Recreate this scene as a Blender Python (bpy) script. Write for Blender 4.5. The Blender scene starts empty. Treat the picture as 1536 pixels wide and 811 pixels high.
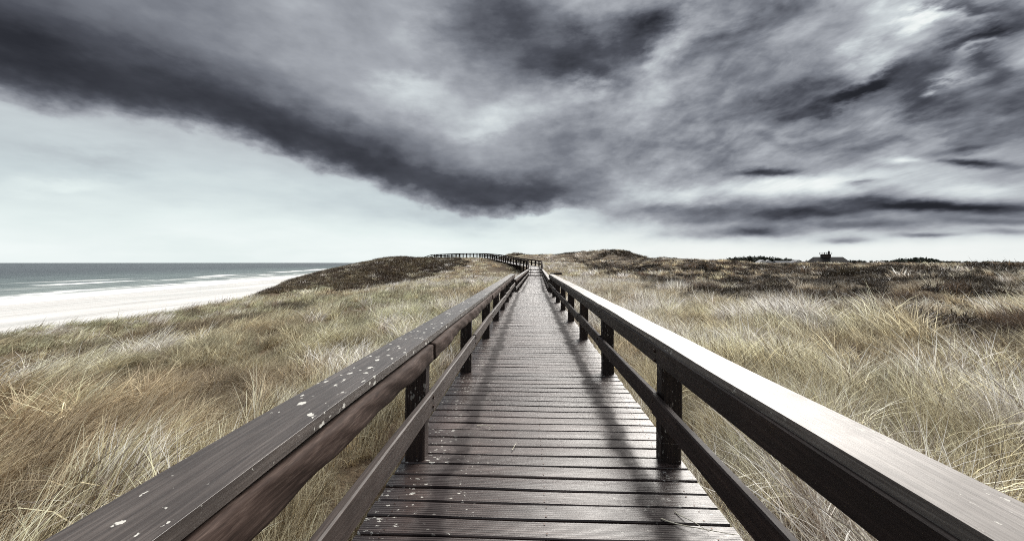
import bpy, math, random
import numpy as np
R = math.radians
random.seed(7); rng = np.random.default_rng(11)
scene = bpy.context.scene
COL = scene.collection

# ------------------------------------------------------------------ camera
CAM_H = 1.5
YAW = 2.57
cam_d = bpy.data.cameras.new('camera'); cam = bpy.data.objects.new('camera', cam_d); COL.objects.link(cam)
cam_d.sensor_width = 36; cam_d.lens = 36 * 600 / 1536
cam_d.shift_y = -11.5 / 1536
cam_d.clip_start = 0.02; cam_d.clip_end = 90000
cam.location = (0, 0, CAM_H); cam.rotation_euler = (R(90), 0, R(YAW))
scene.camera = cam

# ------------------------------------------------------------------ light and exposure
SUN_AZ, SUN_EL = 24, 38                 # degrees right of the walk, above the horizon
EXPOSURE = 2.4
SKY_GAIN = 2 ** -EXPOSURE               # keeps the sky's own brightness in the picture as photographed
sun_d = bpy.data.lights.new('sun', 'SUN'); sun = bpy.data.objects.new('sun', sun_d); COL.objects.link(sun)
sun_d.energy = 1.5; sun_d.angle = R(40); sun_d.color = (1.0, 0.96, 0.90)
sun.rotation_euler = (R(90 - SUN_EL), 0, R(180 - SUN_AZ))
vs = scene.view_settings
vs.view_transform = 'Standard'; vs.look = 'None'; vs.exposure = EXPOSURE; vs.gamma = 1.0; vs.use_curve_mapping = False
scene.cycles.max_bounces = 4; scene.cycles.diffuse_bounces = 2; scene.cycles.glossy_bounces = 2
scene.cycles.transmission_bounces = 3; scene.cycles.transparent_max_bounces = 6
scene.cycles.use_denoising = False; scene.cycles.use_adaptive_sampling = True; scene.cycles.adaptive_threshold = 0.012; scene.cycles.filter_width = 1.0


class NT:
    """small helper for node graphs"""
    def __init__(self, tree): self.t = tree; self.n = tree.nodes; self.l = tree.links
    def node(self, typ, **kw):
        nd = self.n.new(typ)
        for k, v in kw.items(): setattr(nd, k, v)
        return nd
    def put(self, sock, v):
        if v is None: return
        if isinstance(v, bpy.types.NodeSocket): self.l.new(v, sock)
        else: sock.default_value = v
    def math(self, op, a, b=None, c=None, clamp=False):
        nd = self.node('ShaderNodeMath', operation=op, use_clamp=clamp)
        for i, v in enumerate((a, b, c)): self.put(nd.inputs[i], v)
        return nd.outputs[0]
    def vmath(self, op, a, b=None, c=None, scale=None):
        nd = self.node('ShaderNodeVectorMath', operation=op)
        for i, v in enumerate((a, b, c)): self.put(nd.inputs[i], v)
        if scale is not None: self.put(nd.inputs['Scale'], scale)
        return nd.outputs['Value'] if op in ('DOT_PRODUCT', 'LENGTH', 'DISTANCE') else nd.outputs[0]
    def noise(self, vec, scale=5, detail=4, rough=0.55, dist=0.0, out=0, lac=2.0):
        nd = self.node('ShaderNodeTexNoise')
        self.put(nd.inputs['Vector'], vec); self.put(nd.inputs['Scale'], scale); self.put(nd.inputs['Detail'], detail)
        self.put(nd.inputs['Roughness'], rough); self.put(nd.inputs['Distortion'], dist); self.put(nd.inputs['Lacunarity'], lac)
        return nd.outputs[out]
    def rng(self, v, a, b, c=0.0, d=1.0, smooth=False, clamp=True):
        nd = self.node('ShaderNodeMapRange', clamp=clamp)
        if smooth: nd.interpolation_type = 'SMOOTHSTEP'
        for i, x in enumerate((v, a, b, c, d)): self.put(nd.inputs[i], x)
        return nd.outputs[0]
    def ramp(self, v, stops, interp='LINEAR'):
        nd = self.node('ShaderNodeValToRGB'); cr = nd.color_ramp; cr.interpolation = interp
        while len(cr.elements) < len(stops): cr.elements.new(0.5)
        for e, (p, c) in zip(cr.elements, stops): e.position = p; e.color = tuple(c) + (1,) if len(c) == 3 else c
        self.put(nd.inputs[0], v)
        return nd.outputs[0]
    def mixc(self, f, a, b, typ='MIX'):
        nd = self.node('ShaderNodeMix', data_type='RGBA', blend_type=typ)
        self.put(nd.inputs[0], f)
        for i, v in ((6, a), (7, b)):
            if isinstance(v, tuple) and len(v) == 3: v = v + (1,)
            self.put(nd.inputs[i], v)
        return nd.outputs[2]
    def mixf(self, f, a, b):
        nd = self.node('ShaderNodeMix', data_type='FLOAT')
        for i, v in ((0, f), (2, a), (3, b)): self.put(nd.inputs[i], v)
        return nd.outputs[0]
    def curve(self, v, pts):
        nd = self.node('ShaderNodeFloatCurve'); cm = nd.mapping; c = cm.curves[0]
        cm.use_clip = False
        while len(c.points) < len(pts): c.points.new(0.5, 0.5)
        for p, (x, y) in zip(c.points, pts): p.location = (x, y); p.handle_type = 'AUTO'
        cm.update(); self.put(nd.inputs['Value'], v)
        return nd.outputs[0]
    def mapping(self, v, loc=(0, 0, 0), rot=(0, 0, 0), scale=(1, 1, 1), typ='POINT'):
        nd = self.node('ShaderNodeMapping', vector_type=typ)
        self.put(nd.inputs[0], v); nd.inputs['Location'].default_value = loc
        nd.inputs['Rotation'].default_value = rot; nd.inputs['Scale'].default_value = scale
        return nd.outputs[0]
    def combine(self, x, y, z=0.0):
        nd = self.node('ShaderNodeCombineXYZ')
        for i, v in enumerate((x, y, z)): self.put(nd.inputs[i], v)
        return nd.outputs[0]
    def sep(self, v):
        nd = self.node('ShaderNodeSeparateXYZ'); self.put(nd.inputs[0], v); return nd.outputs


def srgb(*c):
    return tuple(((x / 255) / 12.92 if x / 255 <= 0.04045 else ((x / 255 + 0.055) / 1.055) ** 2.4) for x in c)


# ------------------------------------------------------------------ sky: Nishita daylight behind a stormy cloud deck
def sky_dir(px, py):
    """compass angle (right of the walk) and elevation in degrees of a point of the cloud study"""
    cx, cz = (px - 768) / 600, (394 - py) / 600
    return math.degrees(math.atan(cx)) - YAW, math.degrees(math.atan2(cz, math.hypot(1, cx)))

world = bpy.data.worlds.new('World'); scene.world = world; world.use_nodes = True
W = NT(world.node_tree); W.n.clear()
gen = W.node('ShaderNodeTexCoord').outputs['Generated']
dx, dy, dz = W.sep(gen)
az = W.math('MULTIPLY', W.math('ARCTAN2', dx, dy), 57.2958)
el = W.math('MULTIPLY', W.math('ARCSINE', dz), 57.2958)
ang = W.combine(az, el, 1.0)
# lumpy outlines: displace the angles with noise
ele_amp = W.rng(el, 0.0, 14.0, 0.22, 1.0)
w1 = W.vmath('SUBTRACT', W.noise(W.mapping(gen, scale=(1, 1, 2.2)), 4.5, 2, 0.5, out=1), (0.5, 0.5, 0.5))
w2 = W.vmath('SUBTRACT', W.noise(W.mapping(gen, loc=(3, 1, 7), scale=(1, 1, 2.4)), 16, 4, 0.58, out=1), (0.5, 0.5, 0.5))
w12 = W.vmath('ADD', W.vmath('MULTIPLY', w1, (17.0, 7.0, 0.0)), W.vmath('MULTIPLY', w2, (6.0, 4.2, 0.0)))
angw = W.vmath('ADD', ang, W.vmath('SCALE', w12, scale=ele_amp))
angs = W.vmath('ADD', ang, W.vmath('SCALE', w12, scale=W.math('MULTIPLY', ele_amp, 0.45)))
awx, awy, _ = W.sep(angw)
asx, asy, _ = W.sep(angs)
# cloud-deck coordinates for streaks that run away over the land
inv = W.math('DIVIDE', 1.0, W.math('ADD', W.math('MAXIMUM', dz, 0.0), 0.10))
deck = W.combine(W.math('MULTIPLY', dx, inv), W.math('MULTIPLY', dy, inv))
streak = W.noise(W.mapping(W.vmath('ADD', deck, W.vmath('SCALE', w1, scale=0.9)), rot=(0, 0, R(-26)), scale=(1.15, 0.48, 1)), 1.25, 6, 0.60)
streak2 = W.noise(W.mapping(deck, loc=(4, 2, 0), rot=(0, 0, R(-30)), scale=(2.6, 0.7, 1)), 1.6, 4, 0.6, 0.0)
puff = W.noise(W.mapping(gen, loc=(1, 5, 2), scale=(1, 1, 2.0)), 3.4, 5, 0.55, 0.0)

def blob(prev, x0, y0, x1, y1, r, amp, src=angw):
    a0, e0 = sky_dir(x0, y0); a1, e1 = sky_dir(x1, y1)
    cx, cy = (a0 + a1) / 2, (e0 + e1) / 2
    L = math.hypot(a1 - a0, e1 - e0) / 2
    ax = sky_dir((x0 + x1) / 2 + 5, (y0 + y1) / 2); bx_ = sky_dir((x0 + x1) / 2 - 5, (y0 + y1) / 2)
    k = abs(ax[0] - bx_[0]) / 10
    rot = math.atan2(e1 - e0, a1 - a0) if L > 1e-3 else 0.0
    rr = r * k
    c_, s_ = math.cos(rot), math.sin(rot); ra, rb = (L + rr), rr
    u = W.vmath('DOT_PRODUCT', src, (c_ / ra, s_ / ra, -(cx * c_ + cy * s_) / ra))
    v = W.vmath('DOT_PRODUCT', src, (-s_ / rb, c_ / rb, (cx * s_ - cy * c_) / rb))
    g = W.math('POWER', 0.333, W.math('MULTIPLY_ADD', u, u, W.math('MULTIPLY', v, v)))
    return W.math('MULTIPLY_ADD', g, amp, prev)

# 1. general cloud brightness (perceptual 0..1)
Lf = W.math('ADD', 0.625, W.math('MULTIPLY', W.math('SUBTRACT', puff, 0.5), 0.42))
right = W.rng(az, 2.0, 26.0, 0.25, 1.0, smooth=True)
st = W.math('ADD', W.math('MULTIPLY', W.math('SUBTRACT', streak, 0.5), 0.80), W.math('MULTIPLY', W.math('SUBTRACT', streak2, 0.5), 0.34))
Lf = W.math('MULTIPLY_ADD', W.math('MULTIPLY', st, W.rng(el, 5.0, 15.0, .35, 1.0)), right, Lf)
Lf = W.math('MULTIPLY_ADD', right, -.035, Lf)
BLOBS = [
    (800, 75, 945, 70, 46, -.24), (830, 95, 900, 100, 30, -.12), (960, 50, 1005, 15, 28, -.24), (680, 25, 800, 25, 34, -.22),
    (800, 215, 870, 205, 28, -.17), (590, 150, 690, 160, 36, .14), (730, 190, 790, 170, 22, .12), (850, 140, 900, 130, 20, .16),
    (990, 110, 1040, 40, 34, .22), (330, 20, 560, 60, 42, .08), (590, 20, 640, 60, 25, .06),
    (1090, 60, 1200, 20, 26, -.20), (1060, 110, 1200, 75, 30, -.08), (1120, 150, 1250, 120, 30, -.20), (950, 200, 1200, 170, 42, -.10),
    (1200, 160, 1290, 130, 16, -.34), (1330, 140, 1536, 170, 40, -.34), (1480, 60, 1560, 140, 50, -.28), (1380, 100, 1470, 50, 24, -.30), (1380, 10, 1536, 5, 16, -.26),
    (1215, 125, 1320, 85, 22, .28), (1320, 45, 1450, 20, 20, .34), (1450, 90, 1510, 60, 16, .28), (1290, 20, 1310, 10, 16, .12), (1400, 130, 1470, 118, 9, .18),
    (1230, 205, 1400, 215, 14, -.12), (1350, 195, 1536, 195, 12, -.10), (960, 170, 1130, 215, 22, .08), (1150, 200, 1250, 205, 9, .06), (1120, 215, 1300, 225, 12, -.07),
]
for b in BLOBS: Lf = blob(Lf, *b)
LOW = [(1060, 287, 1400, 262, 20, .30), (1380, 283, 1540, 285, 18, .22), (1340, 240, 1400, 238, 9, .22), (960, 290, 1060, 300, 16, .14)]
for b in LOW: Lf = blob(Lf, *b, angs)
# pale strip above the horizon
hz_top = W.rng(az, -4.0, 30.0, 10.5, 5.2)
pale_h = W.rng(W.math('DIVIDE', asy, hz_top), 0.25, 1.0, 1.0, 0.0, smooth=True)
Lf = W.mixf(pale_h, Lf, 0.925)
BARS = [(1130, 322, 1290, 316, 13, -.40), (1280, 306, 1570, 310, 12, -.50), (1420, 240, 1500, 246, 10, -.42), (1440, 222, 1500, 214, 10, -.26),
        (1100, 259, 1195, 257, 8, -.42), (1275, 275, 1325, 273, 5, -.24), (1010, 318, 1120, 316, 13, -.20), (1440, 330, 1570, 328, 10, -.22),
        (1080, 350, 1180, 346, 9, -.40), (1240, 358, 1300, 357, 6, -.28), (1350, 352, 1440, 350, 5, -.30), (1190, 336, 1400, 338, 9, -.20), (985, 350, 1080, 353, 9, -.14), (1470, 346, 1570, 344, 8, -.20), (1020, 330, 1100, 334, 7, -.12), (960, 312, 1030, 312, 8, -.12)]
for b in BARS: Lf = blob(Lf, *b, angs)

# 2. the long roll cloud: clear pale air under a hard lower edge, darkest just above it
edge_px = [(-700, 10), (-300, 80), (0, 145), (90, 168), (200, 186), (300, 204), (370, 222), (440, 246), (520, 266), (590, 292), (660, 312), (720, 322), (790, 322), (860, 312), (930, 312)]
A0, A1 = -75.0, 25.0
pts = []
for px, py in edge_px:
    a, e = sky_dir(px, py); pts.append(((a - A0) / (A1 - A0), e / 40))
pts[0] = (0.0, pts[0][1]); pts.append((1.0, pts[-1][1]))
edge = W.math('MULTIPLY', W.curve(W.rng(asx, A0, A1), pts), 40.0)
s = W.math('SUBTRACT', asy, edge)
s = W.math('ADD', s, W.math('MULTIPLY', W.math('SUBTRACT', W.noise(W.mapping(gen, scale=(1, 1, 1.6)), 22, 4, 0.55), 0.5), 2.0))
wide = W.rng(az, -50.0, 5.0, 1.35, 0.80)
sn = W.math('DIVIDE', W.math('DIVIDE', s, wide), 24.0)
prof = W.curve(W.rng(sn, -0.05, 1.0, 0.0, 1.0), [(0.0, .84), (.025, .79), (.060, .66), (.10, .45), (.145, .31), (.19, .30), (.25, .39), (.33, .50), (.45, .565), (.65, .59), (1.0, .60)])
leftd = W.rng(az, -42.0, -10.0, -0.075, 0.0)
roll = W.math('ADD', prof, W.math('MULTIPLY', leftd, W.rng(sn, 0.0, 0.05)))
roll = W.math('MULTIPLY_ADD', W.math('SUBTRACT', puff, 0.5), W.rng(sn, .05, .3, .12, .36), roll)
air = W.math('ADD', W.rng(el, 3.0, 16.0, 0.93, 0.69), W.math('MULTIPLY', W.math('SUBTRACT', W.noise(W.mapping(gen, scale=(1, 1, 4)), 3.2, 4, 0.55), 0.5), 0.20))
roll = W.mixf(W.rng(sn, -0.03, 0.012, 0.0, 1.0, smooth=True), air, roll)
m_az = W.rng(awx, 1.0, 15.0, 1.0, 0.0, smooth=True)
m_back = W.rng(az, -130.0, -80.0, 0.0, 1.0, smooth=True)
m_up = W.rng(sn, 0.22, 0.80, 1.0, 0.0, smooth=True)
m_roll = W.math('MULTIPLY', W.math('MULTIPLY', m_az, m_back), m_up)
L = W.mixf(m_roll, Lf, roll)
LATE = [(560, 305, 800, 338, 22, -.10), (0, 280, 150, 270, 16, .06), (0, 215, 220, 245, 22, -.06), (930, 335, 1000, 330, 16, .05), (470, 150, 640, 170, 30, .10), (560, 145, 640, 150, 20, .07), (700, 195, 740, 185, 22, .12), (250, 30, 420, 60, 40, .05)]
for b in LATE: L = blob(L, *b)
w2z = W.sep(w2)[2]
L = W.math('MULTIPLY_ADD', W.math('MULTIPLY', w2z, W.rng(L, .7, .9, 1.0, .2)), W.rng(az, -20.0, 15.0, .08, .27), L)
L = W.math('MAXIMUM', W.math('MINIMUM', L, 0.97), 0.13)
cloud = W.ramp(L, [(0.0, srgb(14, 17, 20)), (.2, srgb(46, 48, 55)), (.35, srgb(80, 83, 92)), (.5, srgb(123, 127, 136)), (.65, srgb(166, 170, 177)), (.8, srgb(206, 213, 216)), (.9, srgb(232, 238, 237)), (1.0, srgb(252, 253, 252))])
# clear air at lower left carries a faint green-blue tint
tint = W.math('MULTIPLY', W.math('MULTIPLY', W.rng(az, -5.0, 20.0, 1.0, 0.0), W.rng(el, 9.0, 17.0, 1.0, 0.0)), W.rng(L, 0.55, 0.75))
cloud = W.mixc(tint, cloud, W.mixc(1.0, cloud, (0.955, 1.0, 1.0), 'MULTIPLY'))
sky = W.node('ShaderNodeTexSky', sky_type='NISHITA', sun_disc=False)
sky.sun_elevation = R(SUN_EL); sky.sun_rotation = R(SUN_AZ); sky.dust_density = 1.0; sky.air_density = 1.0
scaled = W.vmath('SCALE', cloud, scale=10.0 * SKY_GAIN)
cover = W.rng(L, 0.55, 0.95, 1.0, 0.995)
mix = W.mixc(cover, sky.outputs[0], scaled)
bg = W.node('ShaderNodeBackground'); W.put(bg.inputs[0], mix); bg.inputs[1].default_value = 0.1
W.l.new(bg.outputs[0], W.node('ShaderNodeOutputWorld').inputs[0])
world.cycles.sampling_method = 'NONE'          # the cloud deck is smooth enough to be found by the bounced rays
#SKY_END

# ================================================================== helpers
def mesh_obj(name, verts, faces, mat=None, parent=None, smooth=False):
    me = bpy.data.meshes.new(name)
    me.from_pydata([tuple(v) for v in verts], [], [tuple(f) for f in faces]); me.update()
    if smooth: me.polygons.foreach_set('use_smooth', [True] * len(me.polygons))
    if mat: me.materials.append(mat)
    return link(name, me, parent)

def link(name, me, parent=None):
    o = bpy.data.objects.new(name, me); COL.objects.link(o)
    if parent: o.parent = parent
    return o

def fast_mesh(name, V, F):
    """V (n,3) float array, F (m,k) int array of equal-sized faces"""
    me = bpy.data.meshes.new(name); V = np.asarray(V, np.float32); F = np.asarray(F, np.int32)
    k = F.shape[1]
    me.vertices.add(len(V)); me.vertices.foreach_set('co', V.ravel())
    me.loops.add(F.size); me.loops.foreach_set('vertex_index', F.ravel())
    me.polygons.add(len(F)); me.polygons.foreach_set('loop_start', np.arange(0, F.size, k, dtype=np.int32))
    me.update(calc_edges=True); me.validate()
    return me

def tag(o, label=None, cat=None, group=None, kind=None):
    if label: o['label'] = label
    if cat: o['category'] = cat
    if group: o['group'] = group
    if kind: o['kind'] = kind
    return o

def empty(name, loc=(0, 0, 0)):
    o = bpy.data.objects.new(name, None); o.location = loc; o.empty_display_size = 0.2; COL.objects.link(o); return o

def new_mat(name):
    m = bpy.data.materials.new(name); m.use_nodes = True; t = NT(m.node_tree)
    b = m.node_tree.nodes['Principled BSDF']
    return m, t, b

_tab = np.random.default_rng(5).random(4096)
def vnoise(x, y, seed=0):
    x = np.asarray(x, float); y = np.asarray(y, float)
    xi = np.floor(x).astype(np.int64); yi = np.floor(y).astype(np.int64)
    fx = x - xi; fy = y - yi; fx = fx * fx * (3 - 2 * fx); fy = fy * fy * (3 - 2 * fy)
    def h(a, b): return _tab[((a * 73856093) ^ (b * 19349663) ^ (seed * 83492791)) & 4095]
    return (h(xi, yi) * (1 - fx) + h(xi + 1, yi) * fx) * (1 - fy) + (h(xi, yi + 1) * (1 - fx) + h(xi + 1, yi + 1) * fx) * fy

def fbm(x, y, seed=0, octs=4):
    s = 0; a = 0.5
    for i in range(octs):
        s = s + a * (vnoise(x * 2 ** i, y * 2 ** i, seed + i) - 0.5); a *= 0.5
    return s

def ss(a, b, x):
    t = np.clip((x - a) / (b - a), 0, 1); return t * t * (3 - 2 * t)

# ================================================================== terrain
SEA_Z = CAM_H - 12.0
# centre line of the walkway: x, y, deck height
PATH = [(0.09, -3, 0), (0.09, 20.5, 0), (0.10, 20.6, -.3), (0.75, 55, -.3), (0.75, 59.2, .85), (.45, 61.5, .95), (-.7, 65, 1.12), (-2.6, 70.5, 1.4),
        (-5, 79, 1.9), (-7.8, 87, 2.42), (-11.6, 95, 2.85), (-18, 104, 3.02), (-27.5, 114, 2.95), (-33, 118, 1.5)]
PX = np.array(PATH)

def path_info(x, y):
    """distance to the walkway and deck height at the nearest point"""
    best = np.full(np.shape(x), 1e9); bz = np.zeros(np.shape(x))
    for (x0, y0, z0), (x1, y1, z1) in zip(PATH[:-1], PATH[1:]):
        dx, dy = x1 - x0, y1 - y0; L2 = dx * dx + dy * dy
        t = np.clip(((x - x0) * dx + (y - y0) * dy) / L2, 0, 1)
        d = np.hypot(x - x0 - t * dx, y - y0 - t * dy); z = z0 + t * (z1 - z0)
        m = d < best; best = np.where(m, d, best); bz = np.where(m, z, bz)
    return best, bz

def cliff_edge(y):
    return -21.5 - 0.16 * np.clip(y - 14, 0, 200) + 2.2 * fbm(y / 9, 0 * y + 3, 31, 3) - 8.5 * np.exp(-((y - 70) / 24) ** 2)

def height(x, y):
    x = np.asarray(x, float); y = np.asarray(y, float)
    n1 = fbm(x / 9, y / 12, 1, 4); n2 = fbm(x / 2.6, y / 3.4, 9, 3)
    r = x - 1.2
    hr = -.47 + .16 * ss(1, 10.5, r) - .38 * np.exp(-((r - 14 - .05 * y) / 3.2) ** 2) + .82 * ss(15, 31, r + 3.0 * fbm(y / 14, x * 0, 21, 3))
    hr = hr + .12 * ss(20, 40, r) * np.sin(y / 9 + x / 13)
    hl = -.5 - 1.35 * ss(2, 22, -x) - .22 * np.exp(-((x + 12 + .15 * y) / 2.6) ** 2) + .25 * np.exp(-((x + 7 + .1 * y) / 2.4) ** 2)
    h = np.where(r > 0, hr, hl)
    h = h + n1 * (.55 + .5 * ss(15, 40, np.hypot(x, y))) * ss(.5, 5, np.abs(x)) + n2 * .22 * ss(1, 3, np.abs(x))
    # hummocky ridge on the right
    h = h + ss(9, 16, r) * (1 - ss(60, 110, r)) * (1.25 * fbm(x / 3.4, y / 3.0, 33, 3) + .25 * fbm(x / 1.2, y / 1.1, 34, 2))
    # heath-covered dune left of the stairs
    h = h + 4.1 * np.exp(-(((x + 25.5) / 13.0) ** 2 + ((y - 86) / 22) ** 2)) * (1 + .10 * n1)
    # ground lifts towards the far dunes
    h = h + ss(52, 105, y) * (2.35 * (1 - ss(-8, 10, x)) + 1.25 * ss(-8, 10, x)) * (1 - .75 * np.exp(-(((x + 27.5) / 14.0) ** 2)) * np.exp(-((y - 86) / 30) ** 2))
    h = h - ss(170, 320, y) * 1.0 * (1 - ss(-8, 10, x))
    for cx, cy, rx, ry, a in ((24, 150, 12, 16, 4.6), (8, 165, 16, 18, 2.7), (37, 160, 9, 15, 2.0), (64, 185, 10, 14, 2.2), (80, 190, 14, 16, 1.3), (52, 172, 10, 12, 1.2), (-8, 175, 14, 20, 2.2), (110, 210, 22, 20, .9), (150, 170, 30, 20, .4)):
        h = h + a * np.exp(-(((x - cx) / rx) ** 2 + ((y - cy) / ry) ** 2)) * (1 + .5 * n1)
    # shallow valley that opens towards the village
    h = h - .75 * np.exp(-((x - .575 * y) / (.075 * np.abs(y) + 3)) ** 2) * ss(24, 46, y) * (1 - ss(300, 400, y))
    # far plain behind the ridge on the right
    far = ss(42, 75, x) * (1 - ss(0, 1, 0 * x)) + ss(230, 330, y)
    h = h - np.clip(far, 0, 1) * np.clip(h - .1, 0, 3.0) * .55
    # sink under the walkway
    d, z = path_info(x, y)
    lim = z - .42
    k = 1 - ss(.9, 3.2, d)
    h = np.where(h > lim, h * (1 - k) + lim * k, h)
    k2 = (1 - ss(1.4, 7, d)) * ss(62, 72, y)
    h = h * (1 - k2) + (z - .28) * k2
    # wind-cut seaward face
    e = cliff_edge(y)
    c = ss(0, 15, e - x)
    h = h * (1 - c) + (SEA_Z - .5) * c
    return h

def axis(stops):
    out = []
    for (a, b, stp) in stops: out.append(np.arange(a, b, stp))
    out.append(np.array([stops[-1][1]])); return np.concatenate(out)

gx = axis([(-60, -32, 1.0), (-32, -1, .32), (-1, 1.4, .4), (1.4, 36, .32), (36, 130, 1.5), (130, 500, 12), (500, 4000, 160), (4000, 40000, 4000)])
gy = axis([(-40, -4, 2.0), (-4, 26, .32), (26, 70, .6), (70, 130, .9), (130, 230, 1.6), (230, 700, 12), (700, 4000, 160), (4000, 40000, 4000)])
X, Y = np.meshgrid(gx, gy); Z = height(X, Y)
nx, ny = len(gx), len(gy)
idx = np.arange(nx * ny).reshape(ny, nx)
F = np.stack([idx[:-1, :-1], idx[:-1, 1:], idx[1:, 1:], idx[1:, :-1]], -1).reshape(-1, 4)
me = fast_mesh('dune_ground', np.stack([X, Y, Z], -1).reshape(-1, 3), F)
me.polygons.foreach_set('use_smooth', [True] * len(me.polygons))
ground = link('dune_ground', me); ground['kind'] = 'structure'
m, t, b = new_mat('dune_thatch')
pos = t.node('ShaderNodeNewGeometry').outputs['Position']
n = t.noise(pos, .35, 5, .6); n2 = t.noise(pos, 9, 4, .65)
c = t.ramp(n, [(.3, (.075, .050, .034)), (.5, (.14, .108, .068)), (.7, (.22, .185, .12))])
c = t.mixc(t.rng(n2, .3, .7, 0, .8), c, (.055, .038, .026))
t.put(b.inputs['Base Color'], c); b.inputs['Roughness'].default_value = .95; b.inputs['Specular IOR Level'].default_value = .1
bp = t.node('ShaderNodeBump'); bp.inputs['Strength'].default_value = .8; bp.inputs['Distance'].default_value = .08; t.put(bp.inputs['Height'], n2); t.l.new(bp.outputs[0], b.inputs['Normal'])
me.materials.append(m)

# ------------------------------------------------------------------ beach and sea
def shore_x(y): return -128 - .20 * y + 5 * fbm(y / 45, y * 0, 77, 3)
by = axis([(-200, 0, 20), (0, 600, 6), (600, 6000, 120)]); bu = np.linspace(0, 1, 90)
BX = np.zeros((len(by), 90)); BZ = np.zeros_like(BX); BY = np.repeat(by[:, None], 90, 1)
for i, yy in enumerate(by):
    x0 = -24.0 - .12 * max(0, yy); x1 = shore_x(np.array(yy)) - 45; BX[i] = x0 + (x1 - x0) * bu
s_off = BX - shore_x(BY)                      # + = dry side
BZ = SEA_Z + np.where(s_off > 0, .05 + 1.6 * (1 - np.exp(-np.clip(s_off, 0, 999) / 70)), s_off * .02) + .22 * fbm(BX / 14, BY / 30, 41, 3) * ss(0, 40, s_off)
idx = np.arange(BX.size).reshape(BX.shape)
F = np.stack([idx[:-1, 1:], idx[:-1, :-1], idx[1:, :-1], idx[1:, 1:]], -1).reshape(-1, 4)
me = fast_mesh('beach', np.stack([BX, BY, BZ], -1).reshape(-1, 3), F); me.polygons.foreach_set('use_smooth', [True] * len(me.polygons))
beach = link('beach', me); beach['kind'] = 'structure'
m, t, b = new_mat('pale_sand')
pos = t.node('ShaderNodeNewGeometry').outputs['Position']
st = t.mapping(pos, rot=(0, 0, R(-11)), scale=(1, .16, 1))
n = t.noise(st, .12, 5, .6); n2 = t.noise(pos, .9, 4, .6)
c = t.ramp(n, [(.3, (.55, .54, .515)), (.55, (.63, .62, .60)), (.75, (.69, .68, .67))])
c = t.mixc(t.rng(n2, .62, .8, 0, .5), c, (.28, .25, .21))
tide = t.noise(t.mapping(pos, loc=(9, 0, 0), rot=(0, 0, R(-11)), scale=(1, .03, 1)), .11, 4, .65)
c = t.mixc(t.rng(t.math('ABSOLUTE', t.math('SUBTRACT', tide, .5)), .004, .018, .35, 0), c, (.16, .14, .115))
t.put(b.inputs['Base Color'], c); t.put(b.inputs['Roughness'], t.rng(n, .35, .65, .32, .6)); b.inputs['Specular IOR Level'].default_value = .6
me.materials.append(m)

sx = axis([(-40000, -4000, 4000), (-4000, -900, 150), (-900, -90, 5)])
sy = axis([(-3000, -200, 200), (-200, 900, 8), (900, 4000, 100), (4000, 60000, 7000)])
X, Y = np.meshgrid(sx, sy)
off = shore_x(Y) - X
sw = np.clip(off / 60, 0, 1) * np.exp(-np.clip(off - 300, 0, 1e9) / 500)
Z = SEA_Z + sw * (.32 * np.sin(off / 5.2 + 5 * fbm(X / 60, Y / 120, 51, 2)) + .55 * fbm(X / 16, Y / 40, 52, 3))
idx = np.arange(X.size).reshape(X.shape)
F = np.stack([idx[:-1, :-1], idx[:-1, 1:], idx[1:, 1:], idx[1:, :-1]], -1).reshape(-1, 4)
me = fast_mesh('sea', np.stack([X, Y, Z], -1).reshape(-1, 3), F); me.polygons.foreach_set('use_smooth', [True] * len(me.polygons))
at = me.attributes.new('offshore', 'FLOAT', 'POINT'); at.data.foreach_set('value', off.ravel().astype(np.float32))
sea = link('sea', me); sea['kind'] = 'structure'
m, t, b = new_mat('sea_water')
pos = t.node('ShaderNodeNewGeometry').outputs['Position']
off = t.node('ShaderNodeAttribute', attribute_name='offshore').outputs['Fac']
lane = t.mapping(pos, rot=(0, 0, R(-11)), scale=(1, .13, 1))
nb = t.noise(lane, .035, 5, .6); ns = t.noise(t.mapping(pos, rot=(0, 0, R(-11)), scale=(1, .22, 1)), .20, 5, .62)
nf = t.noise(t.mapping(pos, rot=(0, 0, R(-11)), scale=(1, .3, 1)), .5, 4, .7)
depth = t.math('ADD', off, t.math('MULTIPLY', t.math('SUBTRACT', nb, .5), 160))
wc = t.ramp(t.rng(depth, 0, 420), [(0, (.36, .375, .355)), (.10, (.23, .265, .255)), (.30, (.135, .17, .17)), (.6, (.08, .10, .108)), (1, (.058, .068, .08))])
wc = t.mixc(t.rng(ns, .42, .66, 0, .75), wc, (.035, .052, .056))
wob = t.math('MULTIPLY_ADD', t.math('SUBTRACT', nb, .5), 85, t.math('MULTIPLY_ADD', t.math('SUBTRACT', ns, .5), 16, off))
foam = t.rng(t.math('ABSOLUTE', t.math('SUBTRACT', off, t.math('MULTIPLY', ns, 12))), 9, 26, 1, 0)
longn = t.noise(lane, .011, 2, .5)
for s0, wd, lo, hi in ((34, 5.5, .40, .52), (62, 5, .44, .56), (96, 9, .45, .52), (128, 4, .52, .60), (175, 4, .56, .62)):
    line = t.rng(t.math('ABSOLUTE', t.math('SUBTRACT', wob, s0)), wd * .25, wd, 1, 0)
    gate = t.rng(t.noise(t.mapping(lane, loc=(s0 * 7.3, s0 * 3.1, 0)), .018, 2, .5), lo, hi)
    foam = t.math('MAXIMUM', foam, t.math('MULTIPLY', line, gate))
foam = t.math('MULTIPLY', foam, t.rng(nf, .25, .52))
t.put(b.inputs['Base Color'], t.mixc(foam, wc, (.86, .87, .86)))
t.put(b.inputs['Roughness'], t.mixf(foam, .34, .8)); b.inputs['IOR'].default_value = 1.33; b.inputs['Specular IOR Level'].default_value = .38
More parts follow.
